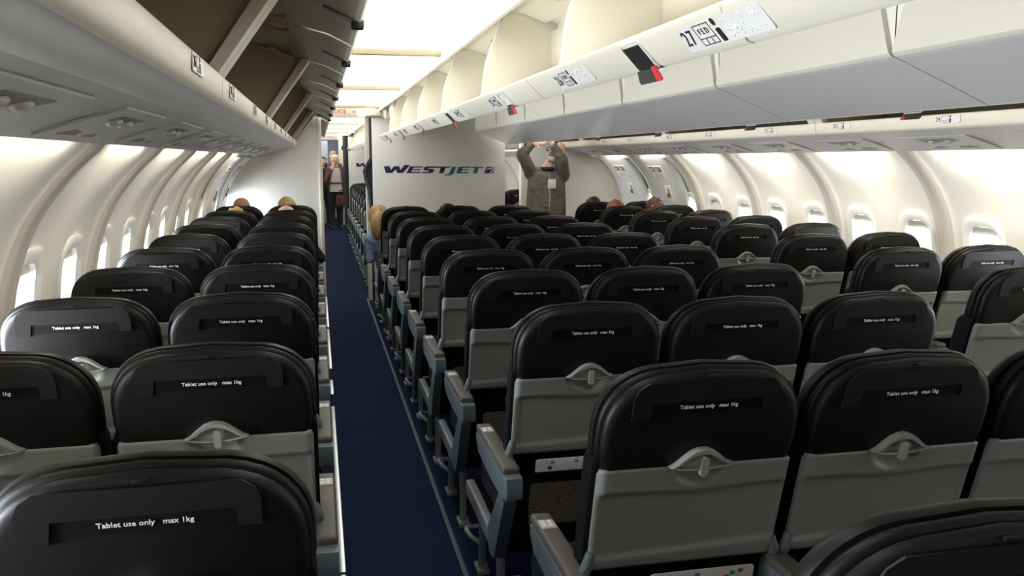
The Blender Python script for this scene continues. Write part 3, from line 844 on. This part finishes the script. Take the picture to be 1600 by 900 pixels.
# forward cabin: bins, header, galley
for k in range(3):
    outboard_bin(-1, 10.45 + 2.3 * k, 12.75 + 2.3 * k, 'forward cabin bin with raised doors beyond the left partition, %s along' % ['first', 'second', 'third'][k], [], False, 'forward cabin bins')
    for q in range(2):
        center_bin(-1, 10.3 + 2.3 * k + 1.15 * q, 11.45 + 2.3 * k + 1.15 * q, 'lit forward cabin centre bin seen past the curtain post, %s along' % ordn[k * 2 + q].replace('front', 'first'), [], True, 'forward cabin bins', False)
bm = bmesh.new(); box(bm, (-.98, 20.2, 2.10), (.9, .1, .16), .01); struct('trim_7', bm, M['ceil'])
t = thing('galley_unit', 'grey blue galley monument at the far end of the left aisle', 'galley', (-1.35, 22.6, 0))
bm = bmesh.new(); box(bm, (0, 0, 1.02), (.62, .6, 2.04), .015); finish('cabinet', bm, M['galley'], t)
bm = bmesh.new(); box(bm, (0, -.305, 1.3), (.5, .015, .9), .01); finish('door', bm, M['galley'], t)
t = thing('galley_unit', 'cream galley wall with round porthole beside the far people', 'galley', (-.47, 21.9, 0))
bm = bmesh.new(); box(bm, (0, 0, 1.05), (.62, .5, 2.1), .02); finish('cabinet', bm, M['ceil'], t)
bm = bmesh.new(); prism(bm, [(.075 * math.cos(a), 1.86 + .075 * math.sin(a)) for a in [2 * PI * q / 20 for q in range(20)]], lambda u, v, d: (u - .18, -.25 - d, v), .012); finish('porthole', bm, M['dark'], t)
t = thing('curtain', 'dark blue curtain at the far left edge of the forward partition', 'curtain', (-.745, 17.75, 0))
bm = bmesh.new(); loft(bm, [[((.045 + .01 * math.sin(a * 6)) * math.cos(a) * (1.3 if .9 < z < 1.5 else 1), .12 * math.sin(a), z) for a in [2 * PI * q / 30 for q in range(30)]] for z in (.05, .9, 1.2, 1.5, 2.05)]); finish('drape', bm, M['curtain'], t, 50)

# exit hatches on the sidewalls
def hatch(side, y0, y1, n):
    bm = bmesh.new()
    zs = [.80, .95, 1.05, 1.13, 1.2, 1.27, 1.33, 1.39, 1.44, 1.49, 1.53, 1.57, 1.60]
    rings = []
    for yy, d in ((y0, .028), (y0 + .02, .040), (y0 + .07, .044), (y1 - .07, .044), (y1 - .02, .040), (y1, .028)):
        rings.append([(side * (wx(z) - d), yy, z) for z in zs] + [(side * (wx(z) + .0), yy, z) for z in zs[::-1]])
    loft(bm, rings)
    o = struct('door_%d' % n, bm, M['hatch'], smooth=40)
    ym = (y0 + y1) / 2
    def plane(zc, dz):
        ey = Vector((side * (wx(zc + dz) - wx(zc - dz)), 0, 2 * dz)).normalized(); ex = Vector((0, -side, 0)); ez = ex.cross(ey)
        return basis(ex, ey, ez, Vector((side * (wx(zc) - .046), ym, zc)) + ez * .004)
    mt = plane(1.45, .08); F = lambda u, v, d: mt @ Vector((u, v, d))
    bm = bmesh.new(); prism(bm, rrect(.36, .17, .01, 2), lambda u, v, d: F(u, v, d - .004), .006); pl = finish('sign_plate', bm, M['winframe'], o, 0)
    bm = bmesh.new()
    for du in (-.085, .085): prism(bm, rrect(.13, .06, .004, 1, du, .045), lambda u, v, d: F(u, v, .002 + d), .002)
    finish('pictogram', bm, M['pict'], pl, 0)
    bm = bmesh.new()
    for du in (-.085, .085):
        prism(bm, [(du - .008, .025), (du + .008, .025), (du + .012, .062), (du - .004, .062)], lambda u, v, d: F(u, v, .004 + d), .001)
        prism(bm, [(du - .05, .030), (du - .02, .030), (du - .035, .062)], lambda u, v, d: F(u, v, .004 + d), .001)
    finish('figure', bm, M['winframe'], pl, 0)
    text_obj('EXIT', .078, M['galley'], pl, mt @ Matrix.Translation((0, -.035, .0025)), name='sign_text', sx=1.2)
    m2 = plane(1.24, .06); F2 = lambda u, v, d: m2 @ Vector((u, v, d))
    bm = bmesh.new(); prism(bm, rrect(.15, .17, .01, 3, .05, 0), lambda u, v, d: F2(u, v, d - .004), .006)
    h = finish('handle_cover', bm, M['winframe'], o, 0)
    bm = bmesh.new(); prism(bm, rrect(.06, .04, .008, 3, .05, -.02), lambda u, v, d: F2(u, v, d + .001), .012); prism(bm, rrect(.012, .07, .004, 3, .075, .02), lambda u, v, d: F2(u, v, d + .001), .010)
    finish('handle', bm, M['pict'], h)
hatch(1, 8.10, 8.95, 1); hatch(1, 9.20, 10.05, 2); hatch(-1, 8.05, 8.95, 3); hatch(-1, 9.15, 10.05, 4)

# ------------------------------------------------------------------ people
def person(label, bones, mats, balls=(), hair=None, extra=None, voxel=.012, loc=(0, 0, 0), rz=0, name='person', hmat=None):
    """bones: (p0, r0, p1, r1, material index); remeshed to one continuous body"""
    bm = bmesh.new()
    for p0, r0, p1, r1, mi in bones:
        p0, p1 = Vector(p0), Vector(p1); n_ = 5
        tube(bm, [p0.lerp(p1, q / n_) for q in range(n_ + 1)], [r0 + (r1 - r0) * q / n_ for q in range(n_ + 1)], 12)
        ball(bm, p0, (r0,) * 3, seg=12); ball(bm, p1, (r1,) * 3, seg=12)
    for c, s, rot, mi in balls:
        ball(bm, c, s, Matrix.Rotation(rot[1], 3, rot[0]).to_4x4() if rot else None, seg=20)
    me = bpy.data.meshes.new('body'); bm.to_mesh(me); bm.free()
    o = bpy.data.objects.new('tmp', me); C.objects.link(o)
    r = o.modifiers.new('r', 'REMESH'); r.mode = 'VOXEL'; r.voxel_size = voxel
    sm = o.modifiers.new('s', 'SMOOTH'); sm.factor = .5; sm.iterations = 4
    bpy.context.view_layer.update()
    m2 = bpy.data.meshes.new_from_object(o.evaluated_get(bpy.context.evaluated_depsgraph_get()))
    bpy.data.objects.remove(o)
    m2.materials.clear()
    for x in mats: m2.materials.append(x)
    seg = [(Vector(a), Vector(b_), ra, rb, mi) for a, ra, b_, rb, mi in bones] + [(Vector(c), Vector(c), max(s), max(s), mi) for c, s, _, mi in balls]
    for p in m2.polygons:
        best = None
        for a, b_, ra, rb, mi in seg:
            d = b_ - a; L = d.length_squared
            tt = max(0, min(1, (p.center - a).dot(d) / L)) if L > 1e-9 else 0
            q = ((p.center - (a + d * tt)).length) / (ra + (rb - ra) * tt)
            if best is None or q < best[0]: best = (q, mi)
        p.material_index = best[1]; p.use_smooth = True
    m2.name = 'body'
    t = link(name, m2); t.location = loc; t.rotation_euler = (0, 0, rz)
    tag(t, label, 'person')
    return t
def head_balls(c, mi, face=(0, 1, 0), s=1.0):
    """skull, jaw, nose and ears of a head at c looking along face"""
    c = Vector(c); f = Vector(face).normalized(); r = f.cross(Vector((0, 0, 1))).normalized(); u = r.cross(f)
    return [(c, (.076 * s, .076 * s, .095 * s), None, mi), (c + f * .02 * s - u * .015 * s, (.068 * s, .068 * s, .088 * s), None, mi), (c - f * .018 * s + u * .02 * s, (.078 * s,) * 3, None, mi),
            (c + f * .045 * s - u * .075 * s, (.04 * s, .04 * s, .032 * s), None, mi), (c + f * .095 * s - u * .022 * s, (.014 * s, .014 * s, .022 * s), None, mi),
            (c + r * .080 * s - u * .01 * s, (.012 * s, .02 * s, .03 * s), None, mi), (c - r * .080 * s - u * .01 * s, (.012 * s, .02 * s, .03 * s), None, mi)]
def face_parts(t, c, face, s, beard=None, brow='hdark'):
    c = Vector(c); f = Vector(face).normalized(); r = f.cross(Vector((0, 0, 1))).normalized(); u = r.cross(f)
    for q in (-1, 1):
        bm = bmesh.new(); ball(bm, c + f * .079 * s + r * q * .031 * s + u * .002 * s, (.013 * s, .013 * s, .009 * s), seg=10); e = finish('eye', bm, M['white'], t)
        bm = bmesh.new(); ball(bm, c + f * .089 * s + r * q * .031 * s + u * .002 * s, (.006 * s,) * 3, seg=8); finish('pupil', bm, M['teeth'], e)
        bm = bmesh.new(); tube(bm, [c + f * .086 * s + r * q * .016 * s + u * .02 * s, c + f * .082 * s + r * q * .046 * s + u * .02 * s], .004 * s, 6); finish('eyebrow', bm, M[brow], t)
    bm = bmesh.new(); tube(bm, [c + f * .078 * s - r * .025 * s - u * .055 * s, c + f * .090 * s - u * .056 * s, c + f * .078 * s + r * .025 * s - u * .055 * s], .0065 * s, 8); finish('mouth', bm, M['lip'], t)
def hair_cap(t, c, s, m_, face=(0, 1, 0), cut=-.01, bump=.006, long=0, seed=0, name='hair'):
    """shell of hair over the skull, open towards the face; long > 0 falls down the back"""
    c = Vector(c); f = Vector(face).normalized(); rnd = random.Random(seed)
    bm = bmesh.new()
    vs = ball(bm, (0, 0, 0), (.092 * s, .099 * s, .113 * s), seg=28); c = c - f * .012 * s
    ph = [rnd.uniform(0, 6) for _ in range(6)]
    kill = []
    for v in vs:
        d = v.co.copy(); n_ = d.normalized()
        w = math.sin(n_.x * 14 + ph[0]) * math.sin(n_.y * 13 + ph[1]) + .6 * math.sin(n_.z * 21 + ph[2] + n_.x * 9)
        v.co += n_ * bump * w
        fr = n_.dot(f)
        if long and n_.z < .1 and fr < .35:
            k = (.1 - n_.z) / 1.1; v.co.z -= long * k; v.co.x *= 1 - .25 * k; v.co.y *= 1 - .15 * k
        if fr > .42 and n_.z < .45: kill.append(v)
        elif not long and n_.z < -.55: kill.append(v)
    bmesh.ops.delete(bm, geom=kill, context='VERTS')
    for v in bm.verts: v.co += c
    bmesh.ops.solidify(bm, geom=bm.faces[:], thickness=.012)
    return finish(name, bm, m_, t, 60)
def seated(x, y, top, label, skin, cloth, hairm=None, long=0, lean=0, pants='grey', armout=0, bump=.006, seed=0, face=(0, 1, 0), hs=1.0, headonly=None):
    """passenger in a seat at local y (seat origin); head crown at height top"""
    hz = top - .105 * hs - (.010 if hairm else 0); hx = lean
    d = 1.0
    nk = hz - .115
    sh = nk - .06
    b_ = [((0, .42, .56), .14, (lean * .4, .36, .72), .135, 1), ((lean * .4, .36, .72), .135, (lean * .8, .31, sh - .03), .125, 1)]
    for q in (-1, 1):
        b_ += [((q * .07 + lean * .5, .36, .74), .115, (q * .11 + lean * .9, .31, sh - .05), .095, 1), ((q * .07 + lean * .9, .29, sh), .06, (q * .165 + lean * .9, .29, sh - .02), .06, 1)]
        ax = q * (.21 + (armout if q > 0 else 0))
        b_ += [((q * .17 + lean * .9, .29, sh - .03), .055, (ax + lean * .7, .32, .69), .043, 1), ((ax + lean * .7, .32, .69), .043, (q * .17 + lean * .3, .53, .675), .030, 1),
               ((q * .17 + lean * .3, .55, .67), .028, (q * .155 + lean * .3, .60, .66), .024, 0)]
        for z in range(4): b_.append(((q * (.17 - .013 * z) + lean * .3, .61, .66 + .002 * z), .0095, (q * (.165 - .013 * z) + lean * .3, .675, .645), .008, 0))
        b_.append(((q * .125 + lean * .3, .59, .66), .0105, (q * .11 + lean * .3, .635, .655), .009, 0))
        b_ += [((q * .085, .44, .55), .095, (q * .10, .80, .54), .065, 2), ((q * .10, .80, .54), .062, (q * .10, .80, .12), .042, 2), ((q * .10, .79, .055), .04, (q * .105, .92, .04), .033, 2)]
    b_ += [((lean * .9, .29, sh), .062, (hx, .285, nk + .05), .055, 0)]
    c = (hx, .285, hz)
    t = person(label, b_, [skin, cloth, M[pants]], head_balls(c, 0, face, hs), loc=(x, y, 0))
    face_parts(t, c, face, hs)
    if hairm: hair_cap(t, c, hs, hairm, face, long=long, bump=bump, seed=seed)
    return t
seated(-2.045 + .02, YL + 9 * P_, 1.225, 'bald person with tanned scalp above the front left window seat', M['skinr'], M['grey'], hs=1.05)
seated(-1.55 - .05, YL + 9 * P_, 1.225, 'person with straight blond hair in the front left aisle seat', M['skin'], M['grey'], M['hblond'], long=.10, seed=3)
seated(-1.55 - .03, YL + 8 * P_, 1.185, 'person with pale bald crown and navy sleeve in the second left aisle seat', M['skinp'], M['navyc'], hs=1.08, armout=.085)
seated(-2.045 + .03, YL + 8 * P_, 1.165, 'person with tawny hair just above the second left window seat', M['skin'], M['grey'], M['htan'], bump=.012, seed=5)
seated(0 - .07, YC + 8 * P_, 1.165, 'dark haired person barely showing over the front middle seat', M['skin'], M['blackc'], M['hdark'], seed=6)
seated(1.54 + .02, YR + 6 * P_, 1.195, 'dark haired person in the front right aisle seat', M['skin'], M['grey'], M['hdark'], seed=7)
seated(1.54 - .01, YR + 5 * P_, 1.20, 'red haired person in the second right aisle seat', M['skin'], M['grey'], M['hred'], long=.05, seed=8)
t = seated(2.035 - .10, YR + 5 * P_, 1.215, 'curly brown haired person with glasses pushed up, second right window seat', M['skin'], M['navyc'], M['hbrown'], bump=.014, seed=9)
bm = bmesh.new()
for q in (-1, 1):
    tube(bm, [(q * .032 + .024 * math.cos(a), .235, 1.205 + .018 * math.sin(a)) for a in [2 * PI * k / 12 for k in range(13)]], .004, 6)
tube(bm, [(-.008, .235, 1.207), (.008, .235, 1.207)], .004, 6)
finish('glasses', bm, M['metal'], t)

# blond person leaning out into the aisle
bl = []
lx = -.235
bl += [((-.05, .45, .56), .13, (-.15, .40, .70), .125, 1), ((-.15, .40, .70), .12, (-.215, .36, .83), .105, 1)]
for q in (-1, 1):
    bl += [((-.14 + q * .05, .39, .72), .10, (-.21 + q * .08, .36, .82), .08, 1), ((-.20 + q * .09, .36, .84), .052, (-.20 + q * .13, .36, .82), .052, 1)]
    bl += [((q * .085, .48, .55), .09, (q * .10, .82, .54), .062, 2), ((q * .10, .82, .54), .06, (q * .10, .82, .12), .042, 2), ((q * .10, .81, .055), .04, (q * .105, .94, .04), .033, 2)]
bl += [((-.33, .36, .81), .05, (-.335, .37, .62), .042, 1), ((-.335, .37, .62), .042, (-.22, .48, .66), .032, 1), ((-.20, .50, .665), .026, (-.16, .53, .665), .022, 0)]
for z in range(4): bl.append(((-.17 + .01 * z, .535, .675 - .012 * z), .009, (-.11 + .01 * z, .565, .675 - .012 * z), .008, 0))
bl.append(((-.20, .52, .68), .010, (-.17, .55, .69), .009, 0))
bl += [((-.07, .36, .81), .05, (-.01, .42, .66), .042, 1), ((-.01, .42, .66), .04, (-.03, .58, .655), .03, 1), ((-.03, .60, .655), .026, (-.03, .64, .652), .022, 0)]
for z in range(4): bl.append(((-.045 + .012 * z, .645, .655), .009, (-.045 + .012 * z, .705, .645), .008, 0))
bl.append(((-.055, .61, .655), .010, (-.07, .65, .65), .009, 0))
bl += [((-.215, .36, .85), .055, (lx, .37, .95), .05, 0)]
hc = (lx - .005, .385, 1.035); fc = (.35, .9, -.15)
t = person('blond person with long hair in light blue denim leaning into the aisle', bl, [M['skin'], M['denim'], M['navyc']], head_balls(hc, 0, fc), loc=(-.493, YC + 8 * P_, 0))
face_parts(t, hc, fc, 1)
hair_cap(t, hc, 1.04, M['hblond'], fc, long=.0, bump=.004, seed=4)
bm = bmesh.new()
tube(bm, [(lx - .0, .31, 1.075), (lx - .012, .285, 1.04), (lx - .028, .27, .99), (lx - .03, .265, .93), (lx - .024, .268, .88), (lx - .018, .275, .84), (lx - .015, .28, .815)], [.04, .062, .068, .062, .052, .034, .008], 20)
finish('ponytail', bm, M['hblond'], t, 60)
bm = bmesh.new(); tube(bm, [(lx - .005 + .088 * math.cos(a), .375, 1.045 + .10 * math.sin(a)) for a in [PI * k / 12 for k in range(13)]], .007, 8); finish('hair_band', bm, M['hdark'], t)

# standing man, arms raised to the bins; built facing -Y
mb = []
mx_, my_ = 1.03, 8.85
L_ = lambda p: p
def hand(p, d, side_, m=0, curl=.3):
    """palm from wrist p along d with four fingers and thumb"""
    p, d = Vector(p), Vector(d).normalized(); sd = Vector(side_).normalized(); nrm = d.cross(sd)
    out = [(p, .026, p + d * .035, .026, m), (p + d * .03 + sd * .018, .018, p + d * .075 + sd * .02, .016, m), (p + d * .03 - sd * .018, .018, p + d * .075 - sd * .02, .016, m)]
    for q, ln_ in zip((-1.5, -.5, .5, 1.5), (.058, .075, .08, .066)):
        a = p + d * .085 + sd * q * .0175; b1 = a + d * ln_ * .5 + nrm * ln_ * .15; c1 = b1 + (d * (1 - curl) + nrm * curl * 1.4).normalized() * ln_ * .5
        out += [(a, .0095, b1, .009, m), (b1, .009, c1, .0078, m)]
    a = p + d * .03 + sd * -.03; b1 = a + (d * .6 - sd).normalized() * .035; c1 = b1 + (d - sd * .3).normalized() * .03
    out += [(a, .012, b1, .011, m), (b1, .011, c1, .009, m)]
    return out
mb += [((0, 0, .96), .155, (0, .01, 1.14), .155, 1), ((0, .01, 1.14), .15, (-.01, .0, 1.36), .135, 1)]
for q in (-1, 1):
    mb += [((q * .08, 0, .92), .13, (q * .085, .01, 1.14), .13, 1), ((q * .085, .01, 1.14), .13, (q * .10, .0, 1.38), .10, 1), ((q * .06, 0, 1.45), .065, (q * .17, 0, 1.44), .07, 1)]
    mb += [((q * .10, 0, .88), .105, (q * .105, -.01, .50), .075, 2), ((q * .105, -.01, .50), .07, (q * .11, .02, .09), .05, 2), ((q * .11, .01, .05), .045, (q * .125, -.14, .035), .038, 2)]
# picture-left arm: shoulder, elbow high and out, forearm back in to the hand
mb += [((-.16, 0, 1.44), .072, (-.285, -.10, 1.635), .062, 1), ((-.285, -.10, 1.635), .06, (-.20, -.12, 1.725), .044, 1), ((-.20, -.12, 1.725), .034, (-.175, -.125, 1.74), .030, 0)]
mb += hand((-.17, -.125, 1.742), (1, .15, .12), (0, .6, .8))
# picture-right arm: straight up across the face
mb += [((.17, -.02, 1.42), .078, (.12, -.16, 1.58), .064, 1), ((.12, -.16, 1.58), .06, (.03, -.18, 1.715), .042, 1), ((.03, -.18, 1.715), .034, (.01, -.18, 1.745), .030, 0)]
mb += hand((.005, -.18, 1.75), (-.25, .2, 1), (.6, .8, 0))
hc = (.105, -.015, 1.66); fc = (-.70, -.60, .22)
mb += [((.0, 0, 1.46), .068, (.075, -.005, 1.58), .060, 0)]
t = person('standing person in a taupe zipped jacket reaching both arms up to a bin', mb, [M['skinp'], M['jacket'], M['blackc']], head_balls(hc, 0, fc, 1.12), loc=(mx_, my_, 0), voxel=.009)
face_parts(t, hc, fc, 1.12, brow='hpale')
f = Vector(fc).normalized(); r = f.cross(Vector((0, 0, 1))).normalized(); u = r.cross(f); hcv = Vector(hc)
bm = bmesh.new(); ball(bm, hcv + f * .050 - u * .085, (.056, .056, .045), seg=16); ball(bm, hcv + f * .045 - u * .06 - r * .04, (.035, .035, .05), seg=12); ball(bm, hcv + f * .045 - u * .06 + r * .04, (.035, .035, .05), seg=12)
finish('white_beard', bm, M['beard'], t, 60)
bm = bmesh.new()
for q in (-1, 1):
    tube(bm, [hcv + f * .102 + r * (q * .036 + .027 * math.cos(a)) + u * (.004 + .02 * math.sin(a)) for a in [2 * PI * k / 14 for k in range(15)]], .0035, 6)
    tube(bm, [hcv + f * .10 + r * q * .064 + u * .006, hcv + f * .03 + r * q * .093 + u * .01, hcv - f * .02 + r * q * .094 - u * .004], .0035, 6)
finish('glasses', bm, M['dark'], t)
bm = bmesh.new(); box(bm, (0, 0, 0), (.085, .006, .095), .006, 2, basis((1, 0, 0), (0, 1, .1), (0, -.1, 1), (.02, -.145, 1.335))); finish('name_badge', bm, M['white'], t)
bm = bmesh.new(); tube(bm, [(-.005, -.118, 1.45), (.0, -.142, 1.40), (-.005, -.155, 1.2), (-.01, -.165, 1.0)], .004, 6); finish('zip', bm, M['metal'], t)
bm = bmesh.new(); tube(bm, [(.062 * math.cos(a) , -.01 + .075 * math.sin(a), 1.485) for a in [2 * PI * k / 16 for k in range(17)]], .022, 8); finish('collar', bm, M['blackc'], t)
bm = bmesh.new(); box(bm, (-.035, -.155, 1.115), (.07, .008, .008), .002); finish('pocket_zip', bm, M['metal'], t)

# far people in the left aisle, facing the camera
def stander(x, y, h, label, skin, cloth, pants, hairm, face=(0, -1, 0), long=0, handup=False, hairb=.006):
    k = h / 1.72
    Z = lambda a, b_, c_: (a * k, b_ * k, c_ * k)
    bb = [(Z(0, 0, .95), .14 * k, Z(0, 0, 1.12), .12 * k, 1), (Z(0, 0, 1.12), .12 * k, Z(0, 0, 1.34), .11 * k, 1)]
    for q in (-1, 1):
        bb += [(Z(q * .06, 0, .93), .11 * k, Z(q * .06, 0, 1.14), .10 * k, 1), (Z(q * .06, 0, 1.14), .10 * k, Z(q * .09, 0, 1.33), .085 * k, 1), (Z(q * .06, 0, 1.40), .05 * k, Z(q * .15, 0, 1.385), .055 * k, 1),
               (Z(q * .085, 0, .90), .10 * k, Z(q * .09, 0, .50), .068 * k, 2), (Z(q * .09, 0, .50), .064 * k, Z(q * .095, .02, .09), .043 * k, 2), (Z(q * .095, .01, .05), .04 * k, Z(q * .11, -.13, .033), .034 * k, 2)]
        if handup and q < 0:
            bb += [(Z(q * .16, 0, 1.37), .05 * k, Z(q * .23, -.08, 1.13), .042 * k, 1), (Z(q * .23, -.08, 1.13), .042 * k, Z(q * .09, -.13, 1.36), .032 * k, 1)] + hand(Z(q * .085, -.132, 1.375), (.25, .05, 1), (1, 0, 0))
        else:
            bb += [(Z(q * .16, 0, 1.37), .05 * k, Z(q * .21, .02, 1.10), .042 * k, 1), (Z(q * .21, .02, 1.10), .042 * k, Z(q * .19, -.10, .88), .030 * k, 1)] + hand(Z(q * .19, -.105, .86), (0, -.25, -1), (0, 1, 0))
    bb += [(Z(0, 0, 1.40), .055 * k, Z(0, -.01, 1.50), .05 * k, 0)]
    hc = Z(0, -.02, 1.60)
    t = person(label, bb, [skin, cloth, pants], head_balls(hc, 0, face, k), loc=(x, y, 0), voxel=.010)
    face_parts(t, hc, face, k)
    if hairm: hair_cap(t, hc, k * 1.03, hairm, face, long=long, bump=hairb)
    return t
t = stander(-.90, 20.4, 1.70, 'person with pale hair in white blouse and brown cardigan standing in the far aisle', M['skin'], M['brownc'], M['blackc'], M['hpale'], handup=True, hairb=.012)
bm = bmesh.new()
loft(bm, [[((.115 + g_) * math.cos(a), -.02 + (.125 + g_) * math.sin(a), z) for a in [PI + PI * q / 16 for q in range(17)]] for z, g_ in ((.86, .035), (.95, .03), (1.04, .015), (1.2, .012), (1.33, .004), (1.40, -.03))], False, False, False)
bmesh.ops.solidify(bm, geom=bm.faces[:], thickness=.012)
finish('blouse', bm, M['whitec'], t, 60)
bm = bmesh.new(); tube(bm, [((.142) * math.cos(a), -.02 + .152 * math.sin(a), 1.055) for a in [PI + PI * q / 16 for q in range(17)]], .018, 8); finish('belt', bm, M['maroon'], t)
bm = bmesh.new(); box(bm, (-.02, -.02, .0), (.30, .14, .24), .03, 3); tube(bm, [(-.12, -.02, .11), (-.08, -.02, .24), (.04, -.02, .24), (.08, -.02, .11)], .012, 8)
o = finish('handbag', bm, M['maroon'], None); o.location = (-.74, 20.17, .66); tag(o, 'dark red handbag carried by the person in the brown cardigan', 'handbag')
stander(-1.17, 20.9, 1.66, 'dark haired person in black half hidden at the left of the far aisle', M['skin'], M['blackc'], M['blackc'], M['hdark'], long=.12)
stander(-.93, 21.3, 1.79, 'person with sandy hair standing behind the one in the cardigan', M['skinp'], M['grey'], M['blackc'], M['htan'])
